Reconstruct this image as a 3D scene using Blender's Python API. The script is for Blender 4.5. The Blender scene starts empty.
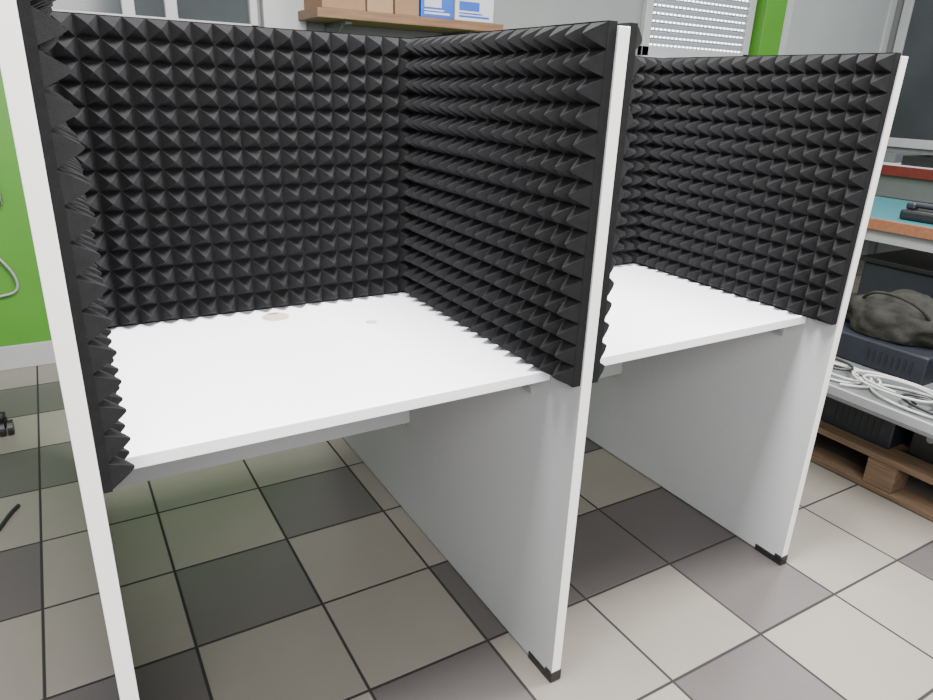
import bpy, bmesh, math, random
import numpy as np
from mathutils import Matrix, Vector, noise
random.seed(7)
COL = bpy.context.scene.collection

# ---------------------------------------------------------------- camera
cx, cy, cz, yaw, pitch, roll, fpx = -0.8150, -0.9128, 1.2636, -0.5462, -0.3628, 0.0387, 686.7557
f = Vector((-math.sin(yaw)*math.cos(pitch), math.cos(yaw)*math.cos(pitch), math.sin(pitch)))
rt = f.cross(Vector((0, 0, 1))).normalized(); up = rt.cross(f)
r2 = rt*math.cos(roll)+up*math.sin(roll); u2 = -rt*math.sin(roll)+up*math.cos(roll)
cd = bpy.data.cameras.new("camera"); cam = bpy.data.objects.new("camera", cd); COL.objects.link(cam)
cd.sensor_width = 36; cd.lens = fpx*36/933; cd.clip_start = .02
M = Matrix.Identity(4)
for i in range(3):
    M[i][0] = r2[i]; M[i][1] = u2[i]; M[i][2] = -f[i]
M[0][3], M[1][3], M[2][3] = cx, cy, cz
cam.matrix_world = M
bpy.context.scene.camera = cam

# ---------------------------------------------------------------- materials
def mat(name, col, rough=.5, var=0.0, scale=20, bump=0.0, bscale=200, metal=0.0, spec=.5, emis=0):
    m = bpy.data.materials.new(name); m.use_nodes = True
    nt = m.node_tree; b = nt.nodes["Principled BSDF"]
    b.inputs["Roughness"].default_value = rough; b.inputs["Metallic"].default_value = metal
    b.inputs["Specular IOR Level"].default_value = spec
    tc = nt.nodes.new("ShaderNodeTexCoord")
    n = nt.nodes.new("ShaderNodeTexNoise"); n.inputs["Scale"].default_value = scale; n.inputs["Detail"].default_value = 5
    nt.links.new(tc.outputs["Object"], n.inputs["Vector"])
    cr = nt.nodes.new("ShaderNodeValToRGB")
    cr.color_ramp.elements[0].position = .3; cr.color_ramp.elements[1].position = .7
    c = Vector(col)
    cr.color_ramp.elements[0].color = (*(c*(1-var)), 1); cr.color_ramp.elements[1].color = (*[min(1, v*(1+var)) for v in c], 1)
    nt.links.new(n.outputs["Fac"], cr.inputs["Fac"]); nt.links.new(cr.outputs["Color"], b.inputs["Base Color"])
    if bump:
        n2 = nt.nodes.new("ShaderNodeTexNoise"); n2.inputs["Scale"].default_value = bscale
        nt.links.new(tc.outputs["Object"], n2.inputs["Vector"])
        bp = nt.nodes.new("ShaderNodeBump"); bp.inputs["Strength"].default_value = bump; bp.inputs["Distance"].default_value = .002
        nt.links.new(n2.outputs["Fac"], bp.inputs["Height"]); nt.links.new(bp.outputs["Normal"], b.inputs["Normal"])
    if emis:
        b.inputs["Emission Color"].default_value = (*col, 1); b.inputs["Emission Strength"].default_value = emis
    return m

def wood(name, c1, c2, scale=6, stretch=(1, 12, 12), rough=.5):
    m = mat(name, c1, rough); nt = m.node_tree
    n = [x for x in nt.nodes if x.type == 'TEX_NOISE'][0]; tc = [x for x in nt.nodes if x.type == 'TEX_COORD'][0]
    mp = nt.nodes.new("ShaderNodeMapping"); mp.inputs["Scale"].default_value = stretch
    nt.links.new(tc.outputs["Object"], mp.inputs["Vector"]); nt.links.new(mp.outputs["Vector"], n.inputs["Vector"])
    n.inputs["Scale"].default_value = scale
    cr = [x for x in nt.nodes if x.type == 'VALTORGB'][0]
    cr.color_ramp.elements[0].color = (*c1, 1); cr.color_ramp.elements[1].color = (*c2, 1)
    return m

T, TX, TY = .3113, -.6814, .8013
def tile_mat(name, col, grout, rough):
    m = bpy.data.materials.new(name); m.use_nodes = True
    nt = m.node_tree; b = nt.nodes["Principled BSDF"]; L = nt.links.new
    geo = nt.nodes.new("ShaderNodeNewGeometry")
    mp = nt.nodes.new("ShaderNodeVectorMath"); mp.operation = 'SUBTRACT'; mp.inputs[1].default_value = (TX, TY, 0)
    L(geo.outputs["Position"], mp.inputs[0])
    dv = nt.nodes.new("ShaderNodeVectorMath"); dv.operation = 'SCALE'; dv.inputs["Scale"].default_value = 1/T
    L(mp.outputs[0], dv.inputs[0])
    fr = nt.nodes.new("ShaderNodeVectorMath"); fr.operation = 'FRACTION'; L(dv.outputs[0], fr.inputs[0])
    sb = nt.nodes.new("ShaderNodeVectorMath"); sb.operation = 'SUBTRACT'; sb.inputs[1].default_value = (.5, .5, .5); L(fr.outputs[0], sb.inputs[0])
    ab = nt.nodes.new("ShaderNodeVectorMath"); ab.operation = 'ABSOLUTE'; L(sb.outputs[0], ab.inputs[0])
    sp = nt.nodes.new("ShaderNodeSeparateXYZ"); L(ab.outputs[0], sp.inputs[0])
    mx = nt.nodes.new("ShaderNodeMath"); mx.operation = 'MAXIMUM'; L(sp.outputs[0], mx.inputs[0]); L(sp.outputs[1], mx.inputs[1])
    mr = nt.nodes.new("ShaderNodeMapRange"); mr.inputs["From Min"].default_value = .486; mr.inputs["From Max"].default_value = .492
    L(mx.outputs[0], mr.inputs["Value"])
    fl = nt.nodes.new("ShaderNodeVectorMath"); fl.operation = 'FLOOR'; L(dv.outputs[0], fl.inputs[0])
    wn = nt.nodes.new("ShaderNodeTexWhiteNoise"); wn.noise_dimensions = '2D'; L(fl.outputs[0], wn.inputs["Vector"])
    n = nt.nodes.new("ShaderNodeTexNoise"); n.inputs["Scale"].default_value = 9; n.inputs["Detail"].default_value = 8; L(geo.outputs["Position"], n.inputs["Vector"])
    n3 = nt.nodes.new("ShaderNodeTexNoise"); n3.inputs["Scale"].default_value = 260; n3.inputs["Detail"].default_value = 2; L(geo.outputs["Position"], n3.inputs["Vector"])
    ad = nt.nodes.new("ShaderNodeMath"); ad.operation = 'ADD'; L(n.outputs["Fac"], ad.inputs[0]); L(wn.outputs["Value"], ad.inputs[1])
    ad2 = nt.nodes.new("ShaderNodeMath"); ad2.operation = 'ADD'; L(ad.outputs[0], ad2.inputs[0]); L(n3.outputs["Fac"], ad2.inputs[1])
    br = nt.nodes.new("ShaderNodeMapRange"); br.inputs["From Min"].default_value = .5; br.inputs["From Max"].default_value = 2.5
    br.inputs["To Min"].default_value = .84; br.inputs["To Max"].default_value = 1.14; L(ad2.outputs[0], br.inputs["Value"])
    sc = nt.nodes.new("ShaderNodeVectorMath"); sc.operation = 'SCALE'; sc.inputs[0].default_value = col; L(br.outputs[0], sc.inputs["Scale"])
    mix = nt.nodes.new("ShaderNodeMix"); mix.data_type = 'RGBA'
    L(mr.outputs[0], mix.inputs["Factor"]); L(sc.outputs[0], mix.inputs["A"]); mix.inputs["B"].default_value = (*grout, 1)
    L(mix.outputs["Result"], b.inputs["Base Color"])
    rr = nt.nodes.new("ShaderNodeMapRange"); rr.inputs["To Min"].default_value = rough; rr.inputs["To Max"].default_value = .9; L(mr.outputs[0], rr.inputs["Value"]); L(rr.outputs[0], b.inputs["Roughness"])
    inv = nt.nodes.new("ShaderNodeMath"); inv.operation = 'SUBTRACT'; inv.inputs[0].default_value = 1; L(mr.outputs[0], inv.inputs[1])
    bp = nt.nodes.new("ShaderNodeBump"); bp.inputs["Strength"].default_value = .5; bp.inputs["Distance"].default_value = .003
    L(inv.outputs[0], bp.inputs["Height"]); L(bp.outputs["Normal"], b.inputs["Normal"])
    return m

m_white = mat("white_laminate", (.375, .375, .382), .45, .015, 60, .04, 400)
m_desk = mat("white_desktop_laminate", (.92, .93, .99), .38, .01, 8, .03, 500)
m_edge = mat("white_edge_band", (.92, .90, .85), .4, .01, 10)  # white edge band; front light on it also put into its bright colour
m_foam = mat("charcoal_foam", (.0125, .0125, .0135), .85, .15, 60, .5, 900, spec=.12)
m_black = mat("black_plastic", (.007, .007, .008), .4, .1, 30, .05, 300)
m_tl = tile_mat("beige_floor_tile", (.185, .170, .145), (.012, .011, .010), .36)
m_td = tile_mat("taupe_floor_tile", (.078, .069, .068), (.012, .011, .010), .36)
m_green = mat("green_wall_paint", (.055, .20, .014), .5, .05, 5, .1, 80)
m_grey = mat("grey_wall_paint", (.20, .212, .206), .7, .04, 4, .1, 80)
m_frame = mat("white_window_frame", (.33, .335, .335), .4, .03, 10)
m_glass = mat("dark_window_glass", (.03, .036, .038), .12, .3, 2)
m_glass_soft = mat("grey_window_glass", (.22, .25, .26), .2, .3, 2)
m_shelfwood = wood("oak_shelf_wood", (.10, .048, .02), (.16, .085, .037))
m_card = mat("brown_cardboard", (.20, .118, .06), .8, .06, 15, .1, 120)
m_card2 = mat("tan_cardboard", (.25, .16, .09), .8, .06, 15, .1, 120)
m_blue = mat("blue_printed_card", (.012, .075, .36), .4, .1, 10)
m_paper = mat("white_card", (.40, .41, .43), .6, .04, 10)
m_tape = mat("packing_tape", (.32, .25, .16), .3, .04, 10)
m_turq = mat("turquoise_tabletop", (.025, .125, .145), .35, .06, 8)
m_orange = wood("orange_wood_edge", (.12, .045, .02), (.165, .07, .033))
m_metal = mat("grey_painted_metal", (.12, .126, .132), .4, .04, 20, .03, 200, metal=.3)
m_lgrey = mat("light_grey_metal", (.27, .275, .28), .4, .05, 10, metal=.2)
m_navy = mat("blue_black_casing", (.009, .011, .016), .45, .15, 12, .05, 200)
m_pallet = wood("pallet_wood", (.055, .033, .017), (.125, .075, .04), 5, (12, 1, 12), .8)
m_bag = mat("dark_olive_fabric", (.018, .018, .015), .9, .35, 20, .8, 150, spec=.15)
m_cable = mat("white_cable_sheath", (.40, .40, .385), .4, .05, 20)
m_cableb = mat("black_cable_sheath", (.010, .010, .011), .4, .05, 20)
m_grom = mat("beige_grommet_plastic", (.52, .43, .36), .4, .05, 40)
m_mark = mat("faint_grey_smudge", (.50, .50, .52), .5, .05, 40)
m_red = mat("red_plastic", (.10, .013, .012), .4, .1, 20)
m_fabric = mat("black_seat_fabric", (.012, .012, .013), .9, .2, 60, .4, 500)
m_door = mat("grey_door_leaf", (.27, .29, .285), .4, .04, 3)

# ---------------------------------------------------------------- mesh helpers
def finish(bm, name, mats, parent=None, loc=None, smooth=False):
    me = bpy.data.meshes.new(name)
    bmesh.ops.recalc_face_normals(bm, faces=bm.faces)
    if loc is None:
        vs = [v.co for v in bm.verts]
        loc = Vector([(min(v[k] for v in vs)+max(v[k] for v in vs))/2 for k in range(3)])
    loc = Vector(loc)
    for v in bm.verts: v.co -= loc
    bm.to_mesh(me); bm.free()
    if not isinstance(mats, (list, tuple)): mats = [mats]
    for m in mats: me.materials.append(m)
    if smooth:
        for p in me.polygons: p.use_smooth = True
    ob = bpy.data.objects.new(name, me); COL.objects.link(ob); ob.location = loc
    if parent:
        ob.parent = parent
        ob.location = loc - Vector(parent.location)
    return ob

def addbox(bm, a, b, bev=0.0, mi=0, seg=2):
    a = Vector(a); b = Vector(b); c = (a+b)/2; s = b-a
    mtx = Matrix.Translation(c) @ Matrix.Diagonal((*s, 1))
    r = bmesh.ops.create_cube(bm, size=1, matrix=mtx)
    vs = r["verts"]; es = list({e for v in vs for e in v.link_edges}); fs = {x for v in vs for x in v.link_faces}
    for x in fs: x.material_index = mi
    if bev:
        r = bmesh.ops.bevel(bm, geom=es, offset=bev, segments=seg, affect='EDGES', profile=.5)
        for x in r["faces"]: x.material_index = mi

def addcyl(bm, p0, p1, rad, rad2=None, n=20, mi=0):
    p0 = Vector(p0); p1 = Vector(p1); d = p1-p0
    q = d.to_track_quat('Z', 'Y')
    mtx = Matrix.Translation((p0+p1)/2) @ q.to_matrix().to_4x4()
    r = bmesh.ops.create_cone(bm, cap_ends=True, segments=n, radius1=rad, radius2=rad if rad2 is None else rad2, depth=d.length, matrix=mtx)
    for v in r["verts"]:
        for x in v.link_faces: x.material_index = mi

def box(name, a, b, m, parent=None, bev=.001):
    bm = bmesh.new(); addbox(bm, a, b, bev); return finish(bm, name, m, parent)

def empty(name, loc, label, cat, group=None):
    e = bpy.data.objects.new(name, None); COL.objects.link(e); e.location = loc; e.empty_display_size = .1
    e["label"] = label; e["category"] = cat
    if group: e["group"] = group
    return e

def tag(o, label, cat, group=None):
    o["label"] = label; o["category"] = cat
    if group: o["group"] = group
    return o

def struct(o):
    o["kind"] = "structure"; return o

def tube(name, pts, rad, m, parent=None, cyclic=False):
    cu = bpy.data.curves.new(name, 'CURVE'); cu.dimensions = '3D'; cu.bevel_depth = rad; cu.bevel_resolution = 4; cu.resolution_u = 10
    s = cu.splines.new('NURBS'); s.points.add(len(pts)-1)
    for p, c in zip(s.points, pts): p.co = (*c, 1)
    s.use_endpoint_u = True; s.order_u = 4; s.use_cyclic_u = cyclic
    cu.materials.append(m)
    ob = bpy.data.objects.new(name+"_c", cu); COL.objects.link(ob)
    dg = bpy.context.evaluated_depsgraph_get(); me = bpy.data.meshes.new_from_object(ob.evaluated_get(dg))
    bpy.data.objects.remove(ob); me.name = name
    ctr = sum((Vector(p) for p in pts), Vector())/len(pts)
    for v in me.vertices: v.co -= ctr
    for p in me.polygons: p.use_smooth = True
    o = bpy.data.objects.new(name, me); COL.objects.link(o); o.location = ctr
    if parent: o.parent = parent; o.location = ctr - Vector(parent.location)
    return o

# ---------------------------------------------------------------- room
XL, XR, YB, YF, HC = -3.2, 5.2, 2.61, -3.0, 2.9
dark = {(0, 0), (1, -1), (2, 1), (1, 2), (-1, 1), (4, 2), (4, 1), (3, 3), (7, 1), (6, 3), (7, 0), (-2, -3), (-2, -1), (-1, -5), (-3, 0), (5, 5), (3, 1), (2, -3), (-1, -3), (4, -1), (-2, 3), (0, 3), (8, 3), (-4, -4)}
light_block = set((i, j) for i in range(-3, 8) for j in range(-4, 5))
bm = bmesh.new()
i0, i1 = int((XL-TX)/T)-1, int((XR-TX)/T)+2
j0, j1 = int((TY-YB)/T)-1, int((TY-YF)/T)+2
grid = {}
for i in range(i0, i1+1):
    for j in range(j0, j1+1):
        x = min(max(TX+i*T, XL), XR+.02); y = min(max(TY-j*T, YF), YB+.02)
        grid[i, j] = bm.verts.new((x, y, 0))
rng = random.Random(3)
for i in range(i0, i1):
    for j in range(j0, j1):
        rv = rng.random()
        vs = [grid[i, j], grid[i, j+1], grid[i+1, j+1], grid[i+1, j]]
        if abs(vs[0].co.x-vs[2].co.x) < 1e-4 or abs(vs[0].co.y-vs[2].co.y) < 1e-4: continue
        fc = bm.faces.new(vs)
        fc.material_index = 1 if ((i, j) in dark or ((i, j) not in light_block and rv < .28)) else 0
fl = struct(finish(bm, "floor", [m_tl, m_td], loc=(0, 0, 0)))

bm = bmesh.new()
addbox(bm, (XL, YB, 0), (XR, YB+.15, 1.45), mi=0)
addbox(bm, (XL, YB, 1.45), (XR, YB+.15, HC), mi=1)
struct(finish(bm, "wall_back", [m_green, m_grey]))
struct(box("wall_right", (XR, YF, 0), (XR+.15, YB+.15, HC), m_grey, bev=0))
struct(box("baseboard_back", (XL, YB-.012, 0), (XR, YB, .11), m_frame, bev=.002))

def window(name, x0, x1, z0, z1, glass, mull=(), ft=.05):
    bm = bmesh.new(); y0, y1 = YB-.04, YB-.001
    addbox(bm, (x0, y0, z0), (x0+ft, y1, z1), .004); addbox(bm, (x1-ft, y0, z0), (x1, y1, z1), .004)
    addbox(bm, (x0, y0, z0), (x1, y1, z0+ft), .004); addbox(bm, (x0, y0, z1-ft), (x1, y1, z1), .004)
    for mx in mull: addbox(bm, (mx-.025, y0+.003, z0), (mx+.025, y1, z1), .004)
    w = struct(finish(bm, name, m_frame))
    box("window_pane", (x0+ft*.6, YB-.015, z0+ft*.6), (x1-ft*.6, YB-.008, z1-ft*.6), glass, w, bev=0)
    return w
window("window_1", -2.2, -1.0, .74, 2.3, m_glass, (-1.6,))
window("window_2", -.85, .12, 1.47, 2.4, m_glass, (-.42, -.25), .035)
struct(box("trim_1", (.14, YB-.06, 0), (.34, YB, HC), m_frame, bev=.004))

# shutter window: interlocking slats with glowing dots painted for daylight through slots
w3 = window("window_3", 2.50, 3.50, 1.50, 2.5, m_glass_soft, (), .06)
bm = bmesh.new(); z = 1.562
while z < 2.42:
    addbox(bm, (2.57, YB-.036, z), (3.43, YB-.020, z+.040), .007); z += .045
m_sl = mat("shutter_slat", (.22, .235, .25), .5, .03, 10)
nt = m_sl.node_tree; b = nt.nodes["Principled BSDF"]
sx = nt.nodes.new("ShaderNodeSeparateXYZ"); geo = nt.nodes.new("ShaderNodeNewGeometry"); nt.links.new(geo.outputs["Position"], sx.inputs[0])
def mth(op, a, b_):
    n = nt.nodes.new("ShaderNodeMath"); n.operation = op
    for k, v in enumerate((a, b_)):
        if v is None: continue
        if isinstance(v, (int, float)): n.inputs[k].default_value = v
        else: nt.links.new(v, n.inputs[k])
    return n.outputs[0]
zz = mth('FRACT', mth('DIVIDE', mth('SUBTRACT', sx.outputs[2], 1.562), .045), None)
xx = mth('FRACT', mth('DIVIDE', sx.outputs[0], .036), None)
inz = mth('LESS_THAN', mth('ABSOLUTE', mth('SUBTRACT', zz, .16), None), .11)
inx = mth('LESS_THAN', mth('ABSOLUTE', mth('SUBTRACT', xx, .5), None), .33)
b.inputs["Emission Color"].default_value = (.93, .97, 1, 1); nt.links.new(mth('MULTIPLY', mth('MULTIPLY', inz, inx), 6.0), b.inputs["Emission Strength"])
finish(bm, "roller_shutter", m_sl, w3)
box("window_sill", (2.46, YB-.10, 1.47), (3.52, YB-.001, 1.498), m_frame, w3, .005)

struct(box("trim_2", (3.53, YB-.10, 0), (3.74, YB, HC), m_green, bev=.004))
bm = bmesh.new()
addbox(bm, (3.80, YB-.05, 0), (3.88, YB-.001, 2.5), .004); addbox(bm, (5.05, YB-.05, 0), (5.13, YB-.001, 2.5), .004); addbox(bm, (3.80, YB-.05, 2.42), (5.13, YB-.001, 2.5), .004)
d1 = struct(finish(bm, "door_1", m_frame))
box("door_leaf", (3.88, YB-.035, .01), (5.05, YB-.01, 2.42), m_door, d1, .003)
bm = bmesh.new(); addcyl(bm, (3.98, YB-.035, 1.05), (3.98, YB-.09, 1.05), .01); addcyl(bm, (3.98, YB-.085, 1.05), (4.1, YB-.085, 1.05), .01)
finish(bm, "door_handle", m_metal, d1)

bm = bmesh.new(); X0, X1 = XR-.05, XR-.001
for (ya, yb_) in ((2.45, 2.52), (1.5, 1.57), (.5, .57)): addbox(bm, (X0, ya, .95), (X1, yb_, 2.5), .004)
addbox(bm, (X0, .5, .95), (X1, 2.52, 1.02), .004); addbox(bm, (X0, .5, 2.43), (X1, 2.52, 2.5), .004)
w4 = struct(finish(bm, "window_4", m_frame))
box("window_pane", (XR-.03, .54, .98), (XR-.02, 2.48, 2.46), m_glass, w4, 0)

# ---------------------------------------------------------------- booth
W, W2, TH, Y2, H, ZD, YD, YP = .8165, .8482, .0250, .0195, 1.3666, .74, .095, .738
DP = 1.50
booth = empty("desk_booth", (0, .74, 0), "white double desk booth lined with black pyramid foam", "office booth")
def part(o, label=None):
    if label: o["label"] = label
    return o
for k, (x0, ys) in enumerate(((-W-TH, 0), (0, 0), (W2, Y2))):
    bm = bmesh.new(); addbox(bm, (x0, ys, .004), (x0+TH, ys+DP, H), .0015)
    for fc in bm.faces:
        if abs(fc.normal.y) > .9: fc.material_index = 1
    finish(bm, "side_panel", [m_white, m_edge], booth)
    for yy in (ys-.002, ys+DP-.088):
        bm = bmesh.new(); addbox(bm, (x0-.003, yy, 0), (x0+TH+.003, yy+.09, .020), .003)
        addbox(bm, (x0-.003, yy if yy < .5 else yy+.065, .012), (x0+TH+.003, yy+.025 if yy < .5 else yy+.09, .030), .003)
        part(finish(bm, "foot_cap", m_black, booth), "black plastic corner foot cap")
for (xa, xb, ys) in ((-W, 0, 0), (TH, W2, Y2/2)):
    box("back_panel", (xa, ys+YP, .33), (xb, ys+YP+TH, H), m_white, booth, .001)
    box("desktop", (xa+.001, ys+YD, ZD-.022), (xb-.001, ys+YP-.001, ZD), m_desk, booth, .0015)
    for side in (0, 1):
        for yy in (ys+.15, ys+.62):
            s = 1 if side == 0 else -1; x0 = xa if side == 0 else xb
            bm = bmesh.new()
            for (a, b_) in (((x0, yy, ZD-.075), (x0+s*.005, yy+.035, ZD-.023)), ((x0, yy, ZD-.028), (x0+s*.04, yy+.035, ZD-.023)), ((x0, yy+.015, ZD-.06), (x0+s*.03, yy+.02, ZD-.023))):
                lo = [min(p, q) for p, q in zip(a, b_)]; hi = [max(p, q) for p, q in zip(a, b_)]
                addbox(bm, lo, hi, .0008)
            addcyl(bm, (x0+s*.004, yy+.008, ZD-.06), (x0+s*.008, yy+.008, ZD-.06), .005, n=12)
            part(finish(bm, "bracket", m_lgrey, booth), "small grey corner bracket with screw")
for (x0, s) in ((0, -1), (W2, -1)):
    bm = bmesh.new(); y0 = YP+(Y2/2 if x0 else 0)+TH
    addbox(bm, (x0-.006, y0+.005, .305), (x0, y0+.045, .36), .0008); addbox(bm, (x0-.035, y0, .335), (x0, y0+.005, .36), .0008)
    part(finish(bm, "bracket", m_lgrey, booth), "small grey corner bracket")

def grommet(c, rad, m1, slot):
    bm = bmesh.new(); n = 40
    addcyl(bm, (c[0], c[1], ZD-.0005), (c[0], c[1], ZD+.0015), rad, rad*.97, n, 0)
    addcyl(bm, (c[0], c[1], ZD+.0015), (c[0], c[1], ZD+.0025), rad*.82, rad*.80, n, 0)
    if slot: addbox(bm, (c[0]-rad*.4, c[1]+rad*.55, ZD+.0018), (c[0]+rad*.4, c[1]+rad*.78, ZD+.0030), 0, 1)
    return finish(bm, "grommet_smudge_disc", [m1, m_metal], booth)
part(grommet((-.40, .650, 0), .032, m_grom, True), "beige round cable grommet cover")
part(grommet((-.21, .52, 0), .013, m_mark, False), "faint grey smudge as a thin round cap")  # small desktop smudge, added as a thin raised disc

# foam sheets ------------------------------------------------------
def foam(origin, U, V, N, nu, nv, wu, wv, base=.019, hgt=.033, seed=0):
    rg = random.Random(seed); bm = bmesh.new(); O = Vector(origin); U = Vector(U); V = Vector(V); N = Vector(N)
    cu, cv = wu/nu, wv/nv
    P = lambda a, b_, c: O+U*a+V*b_+N*c
    node = {}
    for i in range(nu+1):
        for j in range(nv+1):
            node[i, j] = (i*cu, j*cv, base+rg.uniform(-.0008, .0008))
    V0 = {k: bm.verts.new(P(*n)) for k, n in node.items()}
    prof = [(.95, 0.0), (.62, .38), (.32, .74), (.09, .97)]
    for i in range(nu):
        for j in range(nv):
            c = ((i+.5)*cu+rg.uniform(-.0014, .0014), (j+.5)*cv-.0008+rg.uniform(-.0014, .0014)); h = hgt*rg.uniform(.94, 1.05)
            prev = [V0[i, j], V0[i+1, j], V0[i+1, j+1], V0[i, j+1]]
            for s, zz in prof:
                ring = []
                for (dx, dy) in ((-1, -1), (1, -1), (1, 1), (-1, 1)):
                    cc0 = ((i+.5)*cu, (j+.5)*cv); t = zz
                    cxx = cc0[0]*(1-t)+c[0]*t; cyy = cc0[1]*(1-t)+c[1]*t
                    ring.append(bm.verts.new(P(cxx+dx*s*cu/2, cyy+dy*s*cv/2, base+h*zz-(.0015 if zz == 0 else 0))))
                for k in range(4):
                    bm.faces.new((prev[k], prev[(k+1) % 4], ring[(k+1) % 4], ring[k]))
                prev = ring
            ap = bm.verts.new(P(c[0], c[1], base+h))
            for k in range(4): bm.faces.new((prev[k], prev[(k+1) % 4], ap))
    loop = [(i, 0) for i in range(nu)]+[(nu, j) for j in range(nv)]+[(i, nv) for i in range(nu, 0, -1)]+[(0, j) for j in range(nv, 0, -1)]
    bk = [bm.verts.new(P(node[k][0], node[k][1], 0.0005)) for k in loop]
    for a in range(len(loop)):
        b_ = (a+1) % len(loop); bm.faces.new((V0[loop[a]], V0[loop[b_]], bk[b_], bk[a]))
    bm.faces.new(bk[::-1])
    return finish(bm, "acoustic_foam", m_foam, booth)
ZF0, HF = ZD+.001, .632
NV = 15
for (xa, xb, ys, ye) in ((-W, 0, 0, 0), (TH, W2, 0, Y2)):
    foam((xa+.001, YP+ys+(ye/2), ZF0), (1, 0, 0), (0, 0, 1), (0, -1, 0), 19, NV, xb-xa-.002, HF, seed=int(xa*100)+3)
    foam((xa, ys+.004, ZF0), (0, 1, 0), (0, 0, 1), (1, 0, 0), 16, NV, .69, HF, base=.012 if xa < 0 else .019, hgt=.031, seed=11)
    foam((xb, ye+.004, ZF0), (0, 1, 0), (0, 0, 1), (-1, 0, 0), 16, NV, .69, HF, seed=21)

# ---------------------------------------------------------------- wall shelf with boxes
sh = empty("wall_shelf", (.8, 2.45, 1.57), "oak wood wall shelf carrying boxes", "shelf")
box("shelf_board", (.30, 2.28, 1.535), (1.27, YB-.002, 1.575), m_shelfwood, sh, .003)
for xx in (.45, 1.1):
    bm = bmesh.new(); addbox(bm, (xx, 2.33, 1.52), (xx+.03, YB-.002, 1.5345), .001); addbox(bm, (xx, YB-.012, 1.38), (xx+.03, YB-.002, 1.52), .001)
    addcyl(bm, (xx+.015, 2.4, 1.525), (xx+.015, YB-.01, 1.40), .006)
    finish(bm, "shelf_bracket", m_metal, sh)
def carton(x0, x1, m, hh, label, strip=None, y0=2.30, y1=2.55):
    zz = 1.576
    e = empty("cardboard_box" if "cardboard" in label else "storage_box", ((x0+x1)/2, (y0+y1)/2, zz), label, "box", "boxes on the wall shelf")
    box("box_body", (x0, y0, zz), (x1, y1, zz+hh), m, e, .003)
    if strip:
        w = x1-x0
        bm = bmesh.new(); addbox(bm, (x0+.1*w, y0-.0015, zz+.045), (x0+.62*w, y0-.0002, zz+.085), 0)
        addbox(bm, (x0+.1*w, y0-.0015, zz+.015), (x1-.12*w, y0-.0002, zz+.024), 0); addbox(bm, (x0+.1*w, y0-.0015, zz+.030), (x1-.3*w, y0-.0002, zz+.036), 0)
        finish(bm, "box_label", strip, e)
    else:
        bm = bmesh.new(); c = (x0+x1)/2; addbox(bm, (c-.015, y0-.0012, zz+hh*.6), (c+.015, y0-.0002, zz+hh), 0); addbox(bm, (c-.015, y0-.0012, zz+hh), (c+.015, y1, zz+hh+.001), 0)
        finish(bm, "box_tape", m_tape, e)
    return e
carton(.33, .535, m_card, .16, "brown cardboard box with tape on wooden shelf")
carton(.543, .672, m_card2, .14, "tan cardboard box with tape on wooden shelf")
carton(.681, .805, m_card, .18, "small brown cardboard box on wooden shelf")
carton(.815, .99, m_blue, .14, "blue printed product box with white label on wooden shelf", m_paper)
carton(1.0, 1.22, m_paper, .13, "white box with blue label on wooden shelf", m_blue)

# ---------------------------------------------------------------- right side clutter
pal = empty("wooden_pallet", (1.85, .13, 0), "weathered wooden pallet holding old equipment", "pallet")
px0, px1, py0, py1 = 1.50, 2.2, -.42, .66
for k in range(5):
    x = px0+k*(px1-px0-.10)/4
    box("deck_board", (x, py0, .118), (x+.10, py1, .14), m_pallet, pal, .002)
for k in range(3):
    y = py0+k*(py1-py0-.10)/2
    box("stringer", (px0, y, .098), (px1, y+.10, .117), m_pallet, pal, .002)
    for xx in (px0, (px0+px1)/2-.05, px1-.10):
        box("block", (xx, y, .02), (xx+.10, y+.10, .097), m_pallet, pal, .003)
for xx in (px0, (px0+px1)/2-.05, px1-.10):
    box("bottom_board", (xx, py0, 0), (xx+.10, py1, .019), m_pallet, pal, .002)

def equipment(name, a, b_, m, label, cat, slots=True):
    e = empty(name, ((a[0]+b_[0])/2, (a[1]+b_[1])/2, a[2]), label, cat)
    box("case", a, b_, m, e, .006)
    if slots:
        bm = bmesh.new(); n = 8; L = b_[1]-a[1]
        for k in range(n):
            y = a[1]+L*.1+k*L*.05; addbox(bm, (a[0]-.002, y, a[2]+.03), (a[0]-.0002, y+L*.02, b_[2]-.03), 0)
        finish(bm, "vent_slots", m_black, e)
        bm = bmesh.new(); addcyl(bm, (a[0]-.004, b_[1]-.06, (a[2]+b_[2])/2), (a[0]-.0002, b_[1]-.06, (a[2]+b_[2])/2), .012, n=16)
        finish(bm, "power_button", m_lgrey, e)
    return e
equipment("computer_case", (1.60, -.30, .141), (2.15, .10, .30), m_black, "black computer case lying on the wooden pallet", "computer")
equipment("computer_case", (1.56, .14, .141), (2.15, .60, .30), m_navy, "blue-black computer case lying on the wooden pallet", "computer")
tr = empty("metal_tray", (1.8, .15, .301), "grey metal tray with raised rim holding loose cables", "tray")
box("tray_base", (1.42, -.40, .301), (2.2, .72, .313), m_metal, tr, .002)
bm = bmesh.new(); addbox(bm, (1.42, -.40, .3135), (1.435, .72, .345), .002); addbox(bm, (2.185, -.40, .3135), (2.2, .72, .345), .002)
addbox(bm, (1.436, -.40, .3135), (2.184, -.385, .345), .002); addbox(bm, (1.436, .705, .3135), (2.184, .72, .345), .002)
finish(bm, "tray_rim", m_lgrey, tr)
equipment("electronics_case", (1.80, .20, .315), (2.14, .66, .42), m_navy, "black electronics case on the metal tray", "electronics")
equipment("electronics_case", (1.82, -.30, .315), (2.12, .14, .40), m_navy, "low blue-black electronics case on the metal tray", "electronics")
bm = bmesh.new(); bmesh.ops.create_icosphere(bm, subdivisions=5, radius=1)
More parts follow.
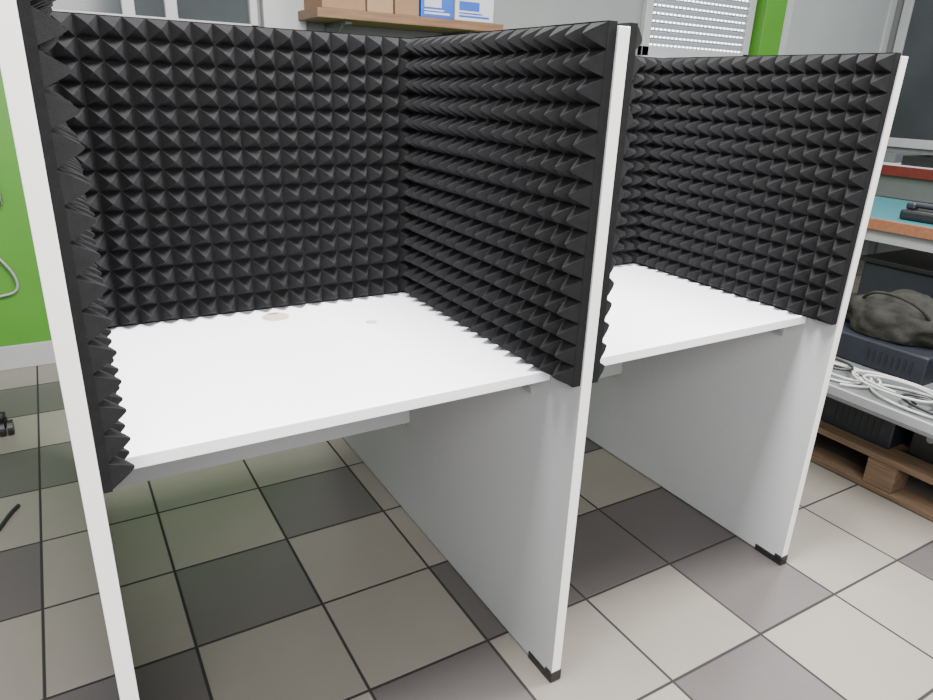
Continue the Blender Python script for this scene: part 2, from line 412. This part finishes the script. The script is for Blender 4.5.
for v in bm.verts:
    n = v.co.normalized(); d = 1+.16*noise.noise(n*1.8)+.06*noise.noise(n*4)-.05*abs(noise.noise(n*7))
    v.co = Vector((n.x*.15*d, n.y*.20*d, n.z*.12*d))+Vector((1.98, .42, .47))
    v.co.z = max(v.co.z, .4225)
bag = empty("fabric_bag", (1.98, .42, .4225), "slumped dark olive fabric bag on electronics case", "bag")
finish(bm, "bag_body", m_bag, bag, smooth=True)
tube("strap", [(1.90, .28, .53), (1.86, .30, .58), (1.87, .42, .605), (1.89, .52, .58), (1.92, .55, .53)], .006, m_bag, bag)
rg = random.Random(5)
def coil(c, rr, z, m, lab, n=16, sq=1.4, xmax=1.77, step=.55, xmin=1.45):
    pts = []; ph = rg.uniform(0, 6)
    for a in range(n):
        t = ph+a*step; q = rr*(1-.02*a)
        pts.append((min(max(c[0]+q*.75*math.cos(t), xmin), xmax), c[1]+q*sq*math.sin(t), z+.0015*math.sin(t*1.7)))
    tag(tube("cable", pts, .0045, m), lab, "cable", "cables on the metal tray")
WL, BL = "loose coiled white cable on the metal tray", "loose coiled black cable on the metal tray"
coil((1.61, .45), .14, .321, m_cable, WL)
coil((1.62, .40), .11, .334, m_cable, WL, 20)
coil((1.62, .10), .15, .321, m_cable, WL, 14)
coil((1.60, .04), .10, .334, m_cableb, BL, 18)
coil((1.62, .20), .13, .347, m_cable, WL, 22)
coil((1.60, -.10), .11, .347, m_cable, WL, 13)
coil((1.63, .48), .10, .347, m_cableb, BL, 15)
coil((1.95, -.05), .11, .4075, m_cable, "coiled white cable on the low electronics case", 20, 1.2, 2.10, .55, 1.84)

tb = empty("work_table", (2.75, .6, 0), "work table with turquoise top and orange wood edge", "table")
tx0, tx1, ty0, ty1, tz = 2.25, 3.05, -.6, 1.35, .80
box("table_top", (tx0+.02, ty0, tz-.03), (tx1, ty1, tz), m_turq, tb, .002)
box("edge_trim", (tx0, ty0, tz-.045), (tx0+.019, ty1, tz+.002), m_orange, tb, .002)
box("apron", (tx0+.03, ty0+.03, tz-.10), (tx0+.05, ty1-.03, tz-.031), m_lgrey, tb, .002)
for (x, y) in ((tx0+.05, ty0+.05), (tx0+.05, ty1-.09), (tx1-.09, ty0+.05), (tx1-.09, ty1-.09)):
    box("leg", (x, y, 0), (x+.04, y+.04, tz-.031), m_lgrey, tb, .003)
for (ya, yb_, h, lab) in ((.35, .85, .58, "tall black storage crate beneath the turquoise table"), (-.35, .25, .48, "black storage crate beneath the turquoise table")):
    e = empty("storage_crate", (2.65, (ya+yb_)/2, 0), lab, "crate")
    bm = bmesh.new(); addbox(bm, (2.42, ya, .001), (2.90, yb_, h), .01)
    finish(bm, "crate_body", m_navy, e)
    bm = bmesh.new(); addbox(bm, (2.40, ya-.01, h+.0005), (2.92, yb_+.01, h+.025), .006)
    finish(bm, "lid", m_black, e)
ph_ = empty("desk_phone", (2.45, .62, tz), "black desk phone with handset on turquoise table", "phone")
bm = bmesh.new(); addbox(bm, (2.36, .50, tz+.001), (2.54, .72, tz+.045), .012); finish(bm, "phone_base", m_black, ph_)
bm = bmesh.new(); addcyl(bm, (2.40, .53, tz+.065), (2.40, .69, tz+.065), .012); addbox(bm, (2.38, .51, tz+.046), (2.42, .55, tz+.075), .008); addbox(bm, (2.38, .67, tz+.046), (2.42, .71, tz+.075), .008)
finish(bm, "handset", m_navy, ph_)
bm = bmesh.new()
for i in range(4):
    for j in range(3): addbox(bm, (2.45+i*.018, .55+j*.02, tz+.0455), (2.462+i*.018, .564+j*.02, tz+.049), .001)
finish(bm, "keypad", m_lgrey, ph_)

bn = empty("side_bench", (4.5, 1.3, 0), "grey bench with white top and red edge", "table")
box("bench_top", (3.9, .2, .86), (5.1, 2.3, .90), m_paper, bn, .003)
box("edge_trim", (3.88, .2, .84), (3.899, 2.3, .902), m_red, bn, .002)
box("apron", (3.92, .25, .70), (3.94, 2.25, .859), m_metal, bn, .002)
for (x, y) in ((3.95, .25), (3.95, 2.2), (5.0, .25), (5.0, 2.2)): box("leg", (x, y, 0), (x+.05, y+.05, .859), m_metal, bn, .003)
def paper_tray(cx_, cy_, label, mm):
    e = empty("paper_tray", (cx_, cy_, .901), label, "tray")
    bm = bmesh.new(); addbox(bm, (cx_-.16, cy_-.2, .901), (cx_+.16, cy_+.2, .91), .002)
    for (p, q) in (((-.16, -.2), (.16, -.19)), ((-.16, .19), (.16, .2)), ((-.16, -.19), (-.15, .19)), ((.15, -.19), (.16, .19))):
        addbox(bm, (cx_+p[0], cy_+p[1], .91), (cx_+q[0], cy_+q[1], .96), .001)
    finish(bm, "tray_body", mm, e)
    box("paper_stack", (cx_-.13, cy_-.17, .9105), (cx_+.13, cy_+.17, .935), m_paper, e, .001)
paper_tray(4.2, 1.45, "black paper tray with white paper on bench", m_black)
paper_tray(4.3, 1.95, "grey paper tray with white paper on bench", m_metal)

# ---------------------------------------------------------------- office chair
ch = empty("office_chair", (-1.42, 1.98, 0), "black swivel office chair on castors near green wall", "chair")
ccx, ccy = -1.42, 1.98
bm = bmesh.new(); addcyl(bm, (ccx, ccy, .07), (ccx, ccy, .40), .028); finish(bm, "gas_lift", m_black, ch)
bm = bmesh.new()
for k in range(5):
    a = k*2*math.pi/5-.25; ex, ey = ccx+.34*math.cos(a), ccy+.34*math.sin(a)
    addcyl(bm, (ccx, ccy, .10), (ex, ey, .075), .028, .018, 12)
finish(bm, "star_base", m_black, ch)
for k in range(5):
    a = k*2*math.pi/5-.25; ex, ey = ccx+.34*math.cos(a), ccy+.34*math.sin(a)
    bm = bmesh.new(); addcyl(bm, (ex-.022, ey, .028), (ex-.004, ey, .028), .028, n=20); addcyl(bm, (ex+.004, ey, .028), (ex+.022, ey, .028), .028, n=20); addcyl(bm, (ex, ey, .03), (ex, ey, .07), .008, n=10)
    finish(bm, "castor", m_black, ch)
bm = bmesh.new(); addbox(bm, (ccx-.24, ccy-.23, .40), (ccx+.16, ccy+.23, .47), .03, seg=4); finish(bm, "seat", m_fabric, ch, smooth=True)
bm = bmesh.new(); addbox(bm, (ccx-.30, ccy-.21, .55), (ccx-.24, ccy+.21, 1.0), .028, seg=4); finish(bm, "backrest", m_fabric, ch, smooth=True)
bm = bmesh.new(); addbox(bm, (ccx-.30, ccy-.03, .42), (ccx-.27, ccy+.03, .6), .004); finish(bm, "back_support", m_black, ch)
o = tube("power_cord", [(-1.12, YB-.014, .60), (-1.04, YB-.016, .50), (-1.00, YB-.016, .42), (-1.005, YB-.016, .36), (-1.05, YB-.016, .345), (-1.12, YB-.016, .34), (-1.3, YB-.016, .36)], .006, m_lgrey)
tag(o, "grey power cord hanging along the green wall", "cable")
o = tube("cable", [(-1.10, 1.22, .006), (-1.08, 1.27, .006), (-1.075, 1.30, .006), (-1.05, 1.34, .006)], .006, m_cableb)
tag(o, "short black cable scrap lying on tiled floor", "cable")

# ---------------------------------------------------------------- light
w = bpy.data.worlds.new("world"); bpy.context.scene.world = w; w.use_nodes = True
w.node_tree.nodes["Background"].inputs[0].default_value = (.93, .96, 1, 1); w.node_tree.nodes["Background"].inputs[1].default_value = 1.2
def area(loc, sx, sy, power, col=(1, .985, .96), target=None):
    l = bpy.data.lights.new("room_light", 'AREA'); l.shape = 'RECTANGLE'; l.size = sx; l.size_y = sy; l.energy = power; l.color = col
    o = bpy.data.objects.new("room_light", l); COL.objects.link(o); o.location = loc
    if target: o.rotation_euler = (Vector(target)-Vector(loc)).to_track_quat('-Z', 'Y').to_euler()
    return o
area((-.2, .1, 2.8), 1.4, .5, 250)
area((1.6, -.2, 2.8), 1.4, .5, 160)
area((-1.0, -2.4, 2.2), 2.0, 1.2, 130, (1, .99, .96), (.3, .5, .7))  # unseen front light behind the camera, tilted down at the booth
area((3.8, 1.2, 2.8), 1.2, .5, 35)
